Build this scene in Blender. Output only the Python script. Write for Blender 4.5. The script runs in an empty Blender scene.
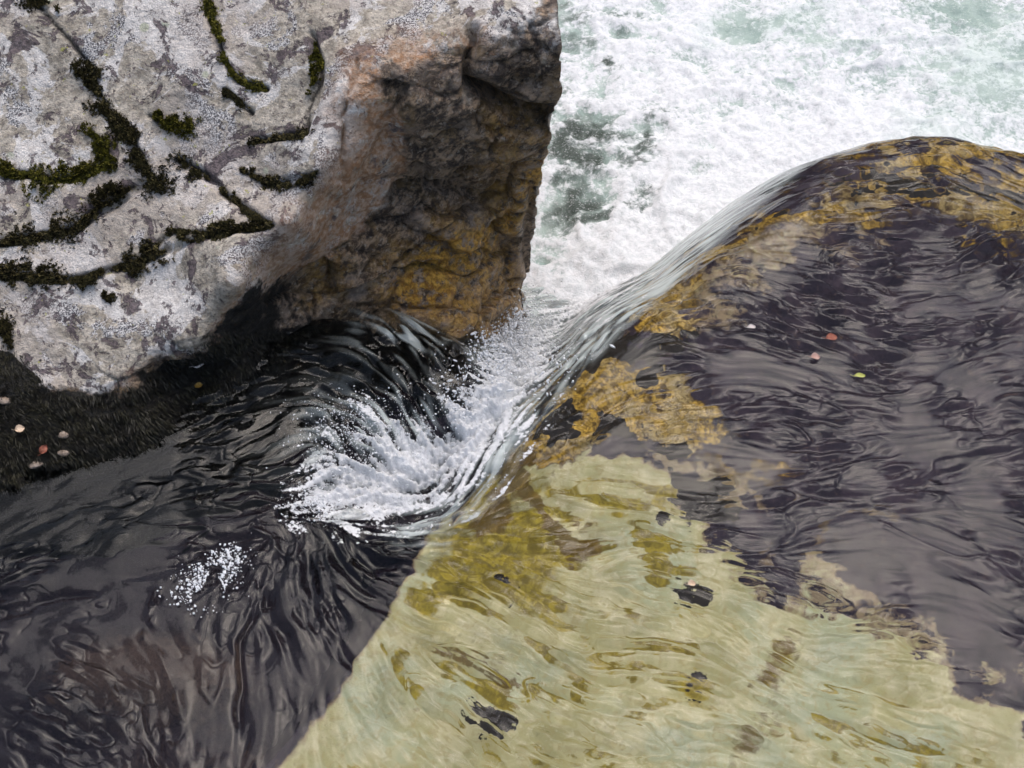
import bpy, bmesh, math, random
import numpy as np
from mathutils import Vector
R = math.radians
S = bpy.context.scene
COL = S.collection
random.seed(4)
rng = np.random.default_rng(11)

# ------------------------------------------------------------------ camera, sky, sun, exposure
CAM = np.array([0.0, -3.2, 4.1])
PITCH = 52.0
FPX = 1236.0
W, H = 1024, 768
cd = bpy.data.cameras.new('camera'); cam = bpy.data.objects.new('camera', cd); COL.objects.link(cam)
cam.location = CAM.tolist(); cam.rotation_euler = (R(90 - PITCH), 0, 0)
cd.sensor_width = 36; cd.lens = FPX / W * 36; cd.clip_start = .05; cd.clip_end = 500
S.camera = cam

wd = bpy.data.worlds.new('World'); S.world = wd; wd.use_nodes = True
nt = wd.node_tree; nt.nodes.clear()
sky = nt.nodes.new('ShaderNodeTexSky'); sky.sky_type = 'NISHITA'; sky.sun_disc = False
SUN_EL, SUN_AZ = 64.0, 22.0            # bright part of the overcast: high up, ahead of the viewer, a little right
sky.sun_elevation = R(SUN_EL); sky.sun_rotation = R(SUN_AZ); sky.air_density = 1.0; sky.dust_density = 5.0; sky.ozone_density = 2.0
hs = nt.nodes.new('ShaderNodeHueSaturation'); hs.inputs['Saturation'].default_value = .85; hs.inputs['Value'].default_value = 1.0
bg = nt.nodes.new('ShaderNodeBackground'); bg.inputs['Strength'].default_value = .12
wo = nt.nodes.new('ShaderNodeOutputWorld')
nt.links.new(sky.outputs[0], hs.inputs['Color']); nt.links.new(hs.outputs[0], bg.inputs['Color']); nt.links.new(bg.outputs[0], wo.inputs['Surface'])

sd = bpy.data.lights.new('sun', 'SUN'); sun = bpy.data.objects.new('sun', sd); COL.objects.link(sun)
sd.energy = .8; sd.angle = R(62); sd.color = (1, .95, .985)
dirv = Vector((math.sin(R(SUN_AZ)) * math.cos(R(SUN_EL)), math.cos(R(SUN_AZ)) * math.cos(R(SUN_EL)), math.sin(R(SUN_EL))))
sun.rotation_euler = dirv.to_track_quat('Z', 'Y').to_euler()
vs = S.view_settings; vs.view_transform = 'Standard'; vs.look = 'None'; vs.gamma = 1.0; vs.use_curve_mapping = False
vs.exposure = 0.68
S.render.engine = 'CYCLES'
cy = S.cycles
cy.use_denoising = True; cy.max_bounces = 10; cy.transmission_bounces = 8; cy.transparent_max_bounces = 12
cy.caustics_refractive = True; cy.caustics_reflective = False; cy.sample_clamp_indirect = 6.0; cy.blur_glossy = .3

# ------------------------------------------------------------------ projection helpers
sp, cp_ = math.sin(R(PITCH)), math.cos(R(PITCH))
FWD = np.array([0, cp_, -sp]); UP = np.array([0, sp, cp_]); RT = np.array([1., 0, 0])
def ray(px, py):
    px = np.asarray(px, float); py = np.asarray(py, float)
    return FWD + ((px - 512) / FPX)[..., None] * RT + ((384 - py) / FPX)[..., None] * UP
def at(px, py, z):
    r = ray(px, py); t = (np.asarray(z, float) - CAM[2]) / r[..., 2]
    return CAM + t[..., None] * r
def proj(P):
    d = P - CAM; w = np.maximum(d @ FWD, .05)
    return 512 + (d @ RT) / w * FPX, 384 - (d @ UP) / w * FPX

# ------------------------------------------------------------------ noise helpers
def _h(i, j, k, seed):
    n = (i.astype(np.int64) * 73856093) ^ (j.astype(np.int64) * 19349663) ^ (k.astype(np.int64) * 83492791) ^ (seed * 2654435)
    n = (n ^ (n >> 13)) * 1274126177
    n = n & 0x7fffffff
    return ((n ^ (n >> 16)) & 0xffff) / 32767.5 - 1.0
def vnoise(P, seed=0):
    f = np.floor(P); t = P - f; t = t * t * t * (t * (t * 6 - 15) + 10)
    i, j, k = (f[:, c].astype(np.int64) for c in range(3)); u, v, w = t[:, 0], t[:, 1], t[:, 2]
    def L(a, b, s): return a + (b - a) * s
    c = [_h(i + a, j + b, k + d, seed) for a in (0, 1) for b in (0, 1) for d in (0, 1)]
    return L(L(L(c[0], c[1], w), L(c[2], c[3], w), v), L(L(c[4], c[5], w), L(c[6], c[7], w), v), u)
def fbm(P, scale, octv=4, gain=.5, seed=0, ridged=False):
    out = np.zeros(len(P)); a = 1.0; tot = 0
    for o in range(octv):
        n = vnoise(P * scale * 2 ** o + 17.3 * o, seed + o)
        if ridged: n = 1 - 2 * np.abs(n)
        out += a * n; tot += a; a *= gain
    return out / tot
def sstep(a, b, x):
    t = np.clip((x - a) / (b - a), 0, 1); return t * t * (3 - 2 * t)

def seg_dist(X, Y, pts):
    best = np.full(X.shape, 1e9)
    for (x0, y0), (x1, y1) in zip(pts[:-1], pts[1:]):
        dx, dy = x1 - x0, y1 - y0; L2 = dx * dx + dy * dy + 1e-12
        t = np.clip(((X - x0) * dx + (Y - y0) * dy) / L2, 0, 1)
        best = np.minimum(best, np.hypot(X - x0 - t * dx, Y - y0 - t * dy))
    return best
def poly_sdf(X, Y, pts):                      # negative inside
    pts = list(pts); d = seg_dist(X, Y, pts + pts[:1]); ins = np.zeros(X.shape, bool)
    for (x0, y0), (x1, y1) in zip(pts, pts[1:] + pts[:1]):
        if y0 == y1: continue
        c = ((y0 > Y) != (y1 > Y)) & (X < (x1 - x0) * (Y - y0) / (y1 - y0) + x0)
        ins ^= c
    return np.where(ins, -d, d)
def pmask(PX, PY, pts, feather=8, jitter=0):
    return sstep(feather, -feather, poly_sdf(PX, PY, pts) + jitter)

def tps(ctrl, reg=1e-3):
    ctrl = np.array(ctrl, float); xy = ctrl[:, :2] / 300.; n = len(ctrl)
    d = np.hypot(*(xy[:, None] - xy[None]).transpose(2, 0, 1)); K = np.where(d > 0, d * d * np.log(d + 1e-12), 0) + reg * np.eye(n)
    Pm = np.c_[np.ones(n), xy]; A = np.block([[K, Pm], [Pm.T, np.zeros((3, 3))]])
    sol = np.linalg.solve(A, np.r_[ctrl[:, 2], 0, 0, 0])
    def f(px, py):
        px = np.asarray(px, float) / 300.; py = np.asarray(py, float) / 300.
        out = sol[n] + sol[n + 1] * px + sol[n + 2] * py
        for i in range(n):
            r2 = (px - xy[i, 0]) ** 2 + (py - xy[i, 1]) ** 2
            out = out + sol[i] * .5 * r2 * np.log(r2 + 1e-12)
        return out
    return f

# ------------------------------------------------------------------ mesh helpers
def mesh_obj(name, verts, faces, mat, parent=None, smooth=True):
    me = bpy.data.meshes.new(name)
    verts = np.asarray(verts, np.float32)
    if isinstance(faces, np.ndarray):
        k = faces.shape[1]; nf = len(faces)
        me.vertices.add(len(verts)); me.vertices.foreach_set('co', verts.ravel())
        me.loops.add(nf * k); me.loops.foreach_set('vertex_index', faces.astype(np.int32).ravel())
        me.polygons.add(nf); me.polygons.foreach_set('loop_start', np.arange(0, nf * k, k, dtype=np.int32))
        me.update(calc_edges=True)
    else:
        me.from_pydata(verts.tolist(), [], faces)
    me.polygons.foreach_set('use_smooth', np.full(len(me.polygons), smooth)); me.update()
    if mat: me.materials.append(mat)
    o = bpy.data.objects.new(name, me); COL.objects.link(o)
    if parent: o.parent = parent
    return o
def grid_faces(nr, nc, keep=None):
    i = np.arange(nr - 1)[:, None] * nc + np.arange(nc - 1)[None]
    q = np.stack([i, i + 1, i + nc + 1, i + nc], -1).reshape(-1, 4)
    return q
def compact(V, F, *attrs):
    used = np.unique(F); mp = np.full(len(V), -1); mp[used] = np.arange(len(used))
    return (V[used], mp[F]) + tuple(a[used] for a in attrs)
def attr(o, name, a):
    a = np.asarray(a, np.float32)
    if a.ndim == 1:
        at_ = o.data.attributes.new(name, 'FLOAT', 'POINT'); at_.data.foreach_set('value', a)
    else:
        at_ = o.data.attributes.new(name, 'FLOAT_VECTOR', 'POINT'); at_.data.foreach_set('vector', a.ravel())
def tag(o, label=None, cat=None, group=None, kind=None):
    if label: o['label'] = label
    if cat: o['category'] = cat
    if group: o['group'] = group
    if kind: o['kind'] = kind
    return o

# ------------------------------------------------------------------ shader helper
class N:
    def __init__(s, name):
        s.m = bpy.data.materials.new(name); s.m.use_nodes = True; s.t = s.m.node_tree; s.t.nodes.clear()
        s.out = s.t.nodes.new('ShaderNodeOutputMaterial')
        s.geo = s.t.nodes.new('ShaderNodeNewGeometry'); s.pos = s.geo.outputs['Position']
    def n(s, k): return s.t.nodes.new('ShaderNode' + k)
    def l(s, a, b): s.t.links.new(a, b)
    def set(s, inp, v):
        if hasattr(v, 'is_output') or isinstance(v, bpy.types.NodeSocket): s.l(v, inp)
        elif isinstance(v, tuple) and len(v) == 3 and inp.type == 'RGBA': inp.default_value = (*v, 1)
        else: inp.default_value = v
    def attr(s, name, vec=False):
        a = s.n('Attribute'); a.attribute_name = name; return a.outputs['Vector' if vec else 'Fac']
    def noise(s, scale, detail=4, rough=.55, vec=None, dist=0, off=None):
        x = s.n('TexNoise'); s.set(x.inputs['Scale'], scale); x.inputs['Detail'].default_value = detail
        x.inputs['Roughness'].default_value = rough; x.inputs['Distortion'].default_value = dist
        v = vec or s.pos
        if off is not None:
            mp = s.n('VectorMath'); mp.operation = 'ADD'; s.l(v, mp.inputs[0]); mp.inputs[1].default_value = (off, off * .7, off * 1.3); v = mp.outputs[0]
        s.l(v, x.inputs['Vector']); return x.outputs['Fac']
    def voro(s, scale, feat='F1', out='Distance', vec=None, rnd=1):
        x = s.n('TexVoronoi'); x.feature = feat; s.set(x.inputs['Scale'], scale); x.inputs['Randomness'].default_value = rnd
        s.l(vec or s.pos, x.inputs['Vector']); return x.outputs[out]
    def scalev(s, sx, sy, sz, vec=None, rot=None):
        x = s.n('Mapping'); x.inputs['Scale'].default_value = (sx, sy, sz); s.l(vec or s.pos, x.inputs['Vector'])
        if rot: x.inputs['Rotation'].default_value = rot
        return x.outputs[0]
    def math(s, op, a, b=None, c=None, clamp=False):
        x = s.n('Math'); x.operation = op; x.use_clamp = clamp; s.set(x.inputs[0], a)
        if b is not None: s.set(x.inputs[1], b)
        if c is not None: s.set(x.inputs[2], c)
        return x.outputs[0]
    def ss(s, x, a, b):
        m = s.n('MapRange'); m.interpolation_type = 'SMOOTHSTEP'; s.set(m.inputs['Value'], x)
        if a < b:
            m.inputs['From Min'].default_value = a; m.inputs['From Max'].default_value = b
        else:
            m.inputs['From Min'].default_value = b; m.inputs['From Max'].default_value = a
            m.inputs['To Min'].default_value = 1; m.inputs['To Max'].default_value = 0
        return m.outputs[0]
    def mix(s, f, a, b):
        m = s.n('Mix'); m.data_type = 'RGBA'; s.set(m.inputs[0], f); s.set(m.inputs[6], a); s.set(m.inputs[7], b); return m.outputs[2]
    def bump(s, h, dist, strength=1.0, normal=None):
        b = s.n('Bump'); b.inputs['Distance'].default_value = dist; s.set(b.inputs['Strength'], strength); s.l(h, b.inputs['Height'])
        if normal: s.l(normal, b.inputs['Normal'])
        return b.outputs[0]
    def pbr(s, col, rough=.7, normal=None, spec=.5, **kw):
        p = s.n('BsdfPrincipled'); s.set(p.inputs['Base Color'], col); s.set(p.inputs['Roughness'], rough)
        s.set(p.inputs['Specular IOR Level'], spec)
        if normal: s.l(normal, p.inputs['Normal'])
        for k, v in kw.items(): s.set(p.inputs[k.replace('_', ' ')], v)
        return p.outputs[0]
    def done(s, sh): s.l(sh, s.out.inputs['Surface']); return s.m

# ------------------------------------------------------------------ materials
def mat_boulder():
    s = N('boulder_rock')
    wet, ora, weed, pink = s.attr('wet'), s.attr('orange'), s.attr('weed'), s.attr('pink')
    # dry top: weathered gneiss, lichen crusts in crisp-edged patches
    fine = s.noise(60, 4, .7, off=2)
    mid = s.noise(20, 5, .7, off=6)
    grain = s.ss(s.noise(150, 2, .65, off=1), .46, .54)
    speck = s.mix(grain, (.74, .72, .69), (.12, .115, .12))
    tan = s.mix(s.ss(mid, .38, .62), (.34, .30, .235), (.64, .575, .47))
    tan = s.mix(s.math('MULTIPLY', s.ss(fine, .50, .64), .6), tan, (.16, .135, .125))
    white = s.mix(s.ss(mid, .36, .60), (.66, .62, .57), (.88, .845, .79))
    white = s.mix(s.math('MULTIPLY', grain, .28), white, (.22, .21, .21))
    base = s.mix(s.ss(s.noise(3.0, 9, .68, off=3, dist=.5), .445, .475), speck, tan)
    base = s.mix(s.ss(s.noise(3.6, 9, .66, off=9, dist=.8), .515, .54), base, white)
    base = s.mix(s.math('MULTIPLY', s.ss(s.noise(1.6, 6, .6, off=33), .5, .6), .5), base, s.mix(mid, (.47, .40, .34), (.64, .57, .51)))
    vd = s.voro(9)
    base = s.mix(s.math('MULTIPLY', s.ss(vd, .24, .17), s.ss(s.noise(1.7, 2, off=8), .54, .58)), base, s.mix(fine, (.40, .42, .30), (.60, .61, .48)))
    # purple-brown crust lichen
    sp1 = s.ss(s.noise(6.5, 9, .72, off=12, dist=.5), .555, .58)
    sp2 = s.ss(s.noise(21, 5, .7, off=14), .60, .63)
    spots = s.math('MAXIMUM', sp1, s.math('MULTIPLY', sp2, .9))
    base = s.mix(s.math('MULTIPLY', spots, .92), base, s.mix(s.ss(fine, .40, .62), (.045, .032, .038), (.17, .13, .135)))
    yel = s.ss(s.noise(26, 4, .65, off=21), .665, .69)
    base = s.mix(s.math('MULTIPLY', yel, .75), base, (.40, .40, .09))
    crack = s.math('MULTIPLY', s.attr('crack'), s.ss(s.noise(24, 5, .7, off=91), .35, .5))
    base = s.mix(crack, base, (.022, .018, .012))
    # pinkish / rusty edge
    pm = s.math('MULTIPLY', pink, s.ss(s.noise(9, 8, .75, off=31), .36, .52))
    base = s.mix(pm, base, s.mix(s.ss(s.noise(38, 4, .7), .4, .6), (.42, .215, .095), (.62, .44, .31)))
    # wet dark face: foliated rock, brown-black with streaks
    fv = s.scalev(16, 20, 36, vec=s.scalev(1, 1, 1, rot=(0, R(38), 0)))
    fol = s.noise(1.0, 8, .78, vec=fv, dist=.2)
    dark = s.mix(s.ss(fol, .44, .58), (.085, .060, .042), (.58, .42, .28))
    dark = s.mix(s.math('MULTIPLY', s.ss(s.noise(7, 6, .72, off=41), .52, .66), .7), dark, (.40, .265, .12))
    dark = s.mix(s.ss(s.noise(44, 6, .8, off=43), .56, .62), dark, (.62, .54, .44))
    dark = s.mix(s.math('MULTIPLY', s.ss(s.noise(11, 7, .75, off=47), .53, .60), .85), dark, (.050, .037, .032))
    dark = s.mix(s.math('MULTIPLY', s.ss(s.noise(4.5, 7, .7, off=49), .52, .62), .6), dark, s.mix(fine, (.34, .235, .17), (.66, .55, .45)))
    om = s.math('MULTIPLY', ora, s.ss(s.noise(13, 7, .75, off=51), .42, .52))
    dark = s.mix(om, dark, s.mix(s.ss(s.noise(45, 4, .7, off=53), .35, .65), (.36, .16, .022), (.92, .54, .10)))
    ww = s.math('ADD', wet, s.math('MULTIPLY', s.math('SUBTRACT', s.noise(10, 6, .7, off=61), .5), .9), clamp=True)
    wm = s.ss(ww, .40, .60)
    col = s.mix(wm, base, dark)
    wdn = s.ss(s.math('ADD', weed, s.math('MULTIPLY', s.math('SUBTRACT', s.noise(14, 6, .7, off=71), .5), .9)), .42, .58)
    wcol = s.mix(s.ss(s.noise(40, 5, .7, off=73), .45, .7), (.008, .007, .005), (.030, .026, .014))
    col = s.mix(wdn, col, wcol)
    col = s.mix(s.math('MULTIPLY', s.math('MULTIPLY', s.attr('crack'), wm), s.ss(mid, .38, .5)), col, (.012, .010, .009))
    rough = s.math('SUBTRACT', .88, s.math('MULTIPLY', wm, .55))
    hgt = s.math('ADD', s.math('MULTIPLY', s.noise(22, 8, .7, off=81), .75), s.math('MULTIPLY', fine, .35))
    hgt = s.math('ADD', hgt, s.math('MULTIPLY', s.math('MULTIPLY', fol, wm), 1.0))
    hgt = s.math('ADD', hgt, s.math('MULTIPLY', spots, -.12))
    return s.done(s.pbr(col, rough, s.bump(hgt, .034, 1.0), .65))

def mat_slab():
    s = N('slab_rock')
    pale, ochre, olive, brown, dk = (s.attr(k) for k in ('pale', 'ochre', 'olive', 'brown', 'dark'))
    n1 = s.noise(6, 6, .65); n2 = s.noise(28, 5, .7, off=4); n3 = s.noise(90, 3, .7, off=6)
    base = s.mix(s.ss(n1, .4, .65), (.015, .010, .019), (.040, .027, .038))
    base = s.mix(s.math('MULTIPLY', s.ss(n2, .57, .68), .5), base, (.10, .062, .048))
    def brk(m, off, amp=.8, a=.42, b=.56, sc=13):
        return s.ss(s.math('ADD', m, s.math('MULTIPLY', s.math('SUBTRACT', s.noise(sc, 8, .72, off=off), .5), amp)), a, b)
    pc = s.mix(s.ss(n1, .42, .60), (.34, .31, .13), (.48, .43, .235))
    pc = s.mix(s.ss(s.noise(2.2, 4, .6, off=14), .5, .66), pc, (.36, .38, .23))
    pc = s.mix(s.math('MULTIPLY', s.ss(n2, .50, .62), .55), pc, (.33, .255, .09))
    pc = s.mix(s.math('MULTIPLY', s.ss(n3, .55, .7), .35), pc, (.25, .21, .12))
    pc = s.mix(.10, pc, (.80, .76, .5))
    tanc = s.mix(n2, (.13, .085, .055), (.40, .30, .17))
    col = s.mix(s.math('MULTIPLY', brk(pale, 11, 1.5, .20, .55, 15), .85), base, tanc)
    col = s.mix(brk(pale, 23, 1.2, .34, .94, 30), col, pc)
    oc = s.mix(s.ss(n2, .38, .62), (.10, .055, .006), (.50, .31, .05))
    oc = s.mix(s.math('MULTIPLY', s.ss(s.noise(5, 5, .65, off=77), .46, .6), .75), oc, s.mix(n2, (.30, .22, .09), (.52, .41, .21)))
    oc = s.mix(s.math('MULTIPLY', s.ss(n3, .48, .62), .65), oc, (.055, .03, .008))
    col = s.mix(s.math('MULTIPLY', brk(ochre, 13, 1.4, .14, .50, 12), .85), col, (.075, .042, .010))
    col = s.mix(brk(ochre, 13, 1.6, .34, .84, 14), col, oc)
    col = s.mix(s.math('MULTIPLY', brk(olive, 15, .9, .22, .80, 30), .93), col, s.mix(s.ss(n2, .4, .64), (.15, .105, .004), (.33, .25, .018)))
    col = s.mix(s.math('MULTIPLY', brk(brown, 17, 1.2, .36, .62), .85), col, s.mix(n2, (.06, .034, .006), (.17, .10, .02)))
    col = s.mix(brk(dk, 19, 1.6, .44, .54), col, s.mix(n2, (.008, .007, .006), (.035, .026, .02)))
    h = s.math('ADD', s.math('MULTIPLY', n1, .6), s.math('MULTIPLY', n2, .4))
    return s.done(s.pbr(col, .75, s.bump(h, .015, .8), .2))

def mat_bed():
    s = N('stream_bed')
    n1 = s.noise(4, 6, .65); n2 = s.noise(25, 5, .7)
    c = s.mix(n1, (.008, .006, .011), (.027, .019, .026))
    c = s.mix(s.math('MULTIPLY', s.ss(s.math('ADD', s.attr('brown'), s.math('MULTIPLY', s.math('SUBTRACT', n2, .5), .6)), .3, .7), .9), c, s.mix(n2, (.035, .022, .019), (.10, .066, .052)))
    return s.done(s.pbr(c, .8, s.bump(n2, .02), .2))

def mat_water():
    s = N('clear_water')
    fine = s.noise(70, 3, .6); calm = s.attr('rough')
    mid = s.noise(22, 4, .6, off=3)
    nrm = s.bump(mid, .004, s.math('MULTIPLY_ADD', calm, .5, .10))
    g = s.n('BsdfGlass'); g.inputs['IOR'].default_value = 1.29; g.inputs['Roughness'].default_value = 0
    g.inputs['Color'].default_value = (.99, 1, .985, 1); s.l(nrm, g.inputs['Normal'])
    # aerated streaks, plus sky sheen and highlights painted pale on lip and hump
    aer_sheen = s.attr('aer_sheen')
    d = s.pbr((.60, .67, .645), .3, nrm, .5)
    ms = s.n('MixShader'); s.l(aer_sheen, ms.inputs[0]); s.l(g.outputs[0], ms.inputs[1]); s.l(d, ms.inputs[2])
    return s.done(ms.outputs[0])

def mat_foam():
    s = N('white_foam')
    cov = s.attr('foam')
    n1 = s.noise(34, 5, .7); n2 = s.noise(120, 3, .7, off=3)
    h = s.math('ADD', s.math('MULTIPLY', n1, .6), s.math('MULTIPLY', n2, .4))
    c = s.mix(s.ss(s.math('ADD', s.attr('streak'), s.math('MULTIPLY', n1, .5)), .15, .75), (.36, .40, .41), (.93, .94, .94))
    d = s.pbr(c, .45, s.bump(h, .022, 1.0), .4)
    a = s.ss(s.math('ADD', cov, s.math('MULTIPLY', s.math('SUBTRACT', s.noise(55, 6, .8, off=7), .5), 2.0)), .42, .60)
    tr = s.n('BsdfTransparent'); ms = s.n('MixShader'); s.l(s.math('MULTIPLY', a, s.math('MULTIPLY_ADD', s.attr('streak'), .30, .62, clamp=True)), ms.inputs[0]); s.l(tr.outputs[0], ms.inputs[1]); s.l(d, ms.inputs[2])
    return s.done(ms.outputs[0])

def mat_pool():
    s = N('aerated_white_water')
    foam, dk, grn = s.attr('foam'), s.attr('deep'), s.attr('green')
    n1 = s.noise(7, 7, .68, dist=.6); n2 = s.noise(30, 6, .72, off=3, dist=.4); n3 = s.noise(110, 4, .7, off=5)
    water = s.mix(s.ss(s.noise(3, 4, .6, off=20), .4, .6), (.30, .40, .35), (.44, .54, .48))
    deepc = s.mix(n2, (.012, .022, .016), (.07, .10, .075))
    body = s.mix(dk, water, deepc)
    f = s.math('ADD', foam, s.math('ADD', s.math('MULTIPLY', s.math('SUBTRACT', n1, .5), .9), s.math('MULTIPLY', s.math('SUBTRACT', n2, .5), .9)))
    fm = s.ss(f, .30, .66)
    # bubble lace over the dark windows
    lace = s.math('MULTIPLY', s.ss(n3, .52, .62), s.math('MULTIPLY', s.ss(n2, .42, .58), .55))
    fm = s.math('MAXIMUM', fm, lace)
    white = s.mix(s.ss(n2, .36, .60), (.64, .67, .67), (.83, .84, .84))
    white = s.mix(s.math('MULTIPLY', grn, .6), white, (.58, .70, .63))
    col = s.mix(fm, body, white)
    h = s.math('ADD', s.math('MULTIPLY', n1, .5), s.math('ADD', s.math('MULTIPLY', n2, .3), s.math('MULTIPLY', n3, .14)))
    return s.done(s.pbr(col, s.math('MULTIPLY_ADD', fm, .35, .12), s.bump(h, .042, .8), .5))

def mat_simple(name, c0, c1, scale=40, rough=.8, spec=.3, bump=.004):
    s = N(name); n1 = s.noise(scale, 5, .7)
    return s.done(s.pbr(s.mix(s.ss(n1, .35, .65), c0, c1), rough, s.bump(n1, bump), spec))

M_boulder, M_slab, M_bed, M_water, M_foam, M_pool = mat_boulder(), mat_slab(), mat_bed(), mat_water(), mat_foam(), mat_pool()
M_moss_green = mat_simple('green_moss', (.020, .021, .004), (.27, .245, .035), 60)
M_moss_dark = mat_simple('dark_moss', (.014, .012, .007), (.15, .125, .045), 60)
M_weed = mat_simple('wet_weed', (.007, .006, .004), (.034, .032, .018), 9, .5, .35)
M_drop = mat_simple('water_drop', (.75, .77, .78), (.90, .91, .92), 200, .15, .6)
M_unseen_hill = mat_simple('unseen_hill', (.012, .016, .008), (.03, .036, .02), .3, .9, .1, .5)

# ------------------------------------------------------------------ stream geometry: lip line, profiles
LIP = [(300, 300), (350, 300), (392, 322), (440, 352), (468, 378), (440, 392), (395, 402), (350, 428), (318, 462), (296, 506), (345, 524),
       (410, 526), (452, 508), (500, 455), (546, 405), (593, 352), (636, 303), (685, 252), (730, 208), (774, 171), (818, 137), (880, 117), (940, 113), (1000, 122), (1060, 138), (1200, 166), (1500, 260), (2200, 300)]
lipw = at([p[0] for p in LIP], [p[1] for p in LIP], 0.0)[:, :2]
UPPER = [tuple(p) for p in lipw] + [(8, -8), (-8, -8), (-8, lipw[0, 1])]
PD = -.80                                         # level of the lower pool
def prof(d, m, w):
    e = np.maximum(d, 0); return -m * (np.sqrt(e * e + w * w) - w)
CH = [((296, 506), -.03), ((350, 470), -.10), ((410, 455), -.16), ((465, 410), -.30), ((505, 372), -.48), ((545, 335), -.68), ((600, 270), -.92)]
chw = np.array([list(at(p[0], p[1], z)) for p, z in CH])
NOTCH = at(425, 492, 0.)
def chute_floor(X, Y):
    best = np.full(X.shape, 1e9); zz = np.zeros(X.shape)
    for a, b in zip(chw[:-1], chw[1:]):
        dx, dy = b[:2] - a[:2]; t = np.clip(((X - a[0]) * dx + (Y - a[1]) * dy) / (dx * dx + dy * dy), 0, 1)
        d = np.hypot(X - a[0] - t * dx, Y - a[1] - t * dy); z = a[2] + (b[2] - a[2]) * t
        zz = np.where(d < best, z, zz); best = np.minimum(d, best)
    return zz
def smax(a, b, k):
    h = np.clip(.5 + .5 * (a - b) / k, 0, 1); return b + (a - b) * h + k * h * (1 - h)
def water_level(X, Y):
    d = poly_sdf(X, Y, UPPER)
    right = sstep(-.2, .3, X)
    m = 1.0 + .75 * right; w = .17 + .07 * right
    r2 = sstep(.3, .8, X); w = w + .14 * r2
    dip = -.12 * np.exp(-((X - NOTCH[0]) ** 2 + (Y - NOTCH[1]) ** 2) / .40 ** 2)
    zc = chute_floor(X, Y)
    return smax(prof(d + .05 + .05 * right + .18 * r2, m, w) + dip, zc + .5 * dip, .05), d

# ------------------------------------------------------------------ upper water: grid with flow-aligned ripples
CELL = .0045
def axis(a, b, c, lo, hi):
    mid = np.arange(a, b, c); st = c; L = []; x = a
    while x > lo: st *= 1.35; x -= st; L.append(x)
    st = c; Rr = []; x = mid[-1]
    while x < hi: st *= 1.35; x += st; Rr.append(x)
    return np.array(L[::-1] + list(mid) + Rr)
xs = axis(-2.45, 2.75, CELL, -5, 5.5); ys = axis(-1.85, 2.05, CELL, -4, 2.8)
GX, GY = np.meshgrid(xs, ys); SH = GX.shape
GZ, GD = water_level(GX, GY)
PXg, PYg = proj(np.stack([GX, GY, GZ], -1))
P3 = np.stack([GX.ravel(), GY.ravel(), np.zeros(GX.size)], -1)

# flow direction arrows: (px, py, dx, dy) in the photograph, carried onto the water plane
ARR = [(40, 530, 1, -.28), (150, 480, 1, -.45), (250, 420, 1, -.6), (300, 370, 1, -.35), (360, 330, 1, .15), (430, 350, 1, .75), (400, 390, 1, .45), (340, 390, 1, 0),
       (300, 440, 1, -.15), (340, 440, .8, .6), (390, 440, .7, .75), (430, 425, .8, .5), (345, 485, .9, -.35), (400, 490, 1, -.3), (450, 450, 1, -.7), (365, 415, .9, .5), (200, 520, 1, -.2), (100, 570, 1, -.15), (250, 500, 1, -.1), (220, 580, .5, -.6), (30, 620, 1, -.1), (150, 660, .9, .6), (60, 700, 1, .25), (30, 750, 1, .5), (170, 740, .7, 1), (240, 680, .05, 1), (245, 740, .02, 1),
       (300, 560, .2, 1), (330, 610, .45, 1), (350, 560, .6, 1), (400, 560, 1, .65), (440, 600, 1, .55), (370, 660, .8, 1), (310, 680, .35, 1), (400, 530, 1, .2),
       (480, 560, 1, .22), (560, 500, 1, .03), (600, 560, 1, -.08), (560, 600, 1, .35), (660, 560, 1, .1), (640, 640, 1, .45), (520, 700, 1, .5), (420, 660, 1, .3), (450, 740, 1, .6), (750, 700, 1, .4), (720, 620, 1, .45), (900, 720, 1, .4),
       (600, 430, 1, -.35), (650, 400, 1, -.1), (720, 430, 1, .05), (800, 400, 1, .15), (780, 520, 1, -.25), (860, 520, 1, .1), (960, 560, 1, .15), (960, 460, 1, -.15), (880, 430, 1, .05), (950, 350, 1, -.3), (1000, 250, 1, -.5),
       (700, 340, 1, .3), (760, 300, 1, .35), (850, 310, 1, .1), (800, 250, 1, .1), (880, 260, 1, -.2), (700, 300, 1, -.1), (830, 200, 1, -.25), (900, 190, 1, .05), (1000, 190, 1, .2), (880, 150, 1, 0),
       (480, 470, 1, -.85), (520, 420, 1, -1.0), (570, 360, 1, -1.1), (620, 310, 1, -1.0), (680, 260, 1, -.75), (760, 210, 1, -.6)]
A = np.array(ARR, float)
a0 = at(A[:, 0], A[:, 1], 0.); a1 = at(A[:, 0] + A[:, 2] * 10, A[:, 1] + A[:, 3] * 10, 0.)
ang = np.arctan2(a1[:, 1] - a0[:, 1], a1[:, 0] - a0[:, 0])
st8 = 8
cgx, cgy = GX[::st8, ::st8], GY[::st8, ::st8]
wgt = 1 / (((cgx[..., None] - a0[:, 0]) ** 2 + (cgy[..., None] - a0[:, 1]) ** 2) + .004) ** 1.6
c2 = (wgt * np.cos(2 * ang)).sum(-1); s2 = (wgt * np.sin(2 * ang)).sum(-1)
th = .5 * np.arctan2(s2, c2)
def upsample(a):
    r = np.minimum(np.arange(SH[0]) / st8, a.shape[0] - 1.001); c = np.minimum(np.arange(SH[1]) / st8, a.shape[1] - 1.001)
    r0, c0 = r.astype(int), c.astype(int); fr, fc = (r - r0)[:, None], (c - c0)[None]
    return a[r0][:, c0] * (1 - fr) * (1 - fc) + a[r0 + 1][:, c0] * fr * (1 - fc) + a[r0][:, c0 + 1] * (1 - fr) * fc + a[r0 + 1][:, c0 + 1] * fr * fc
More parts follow.
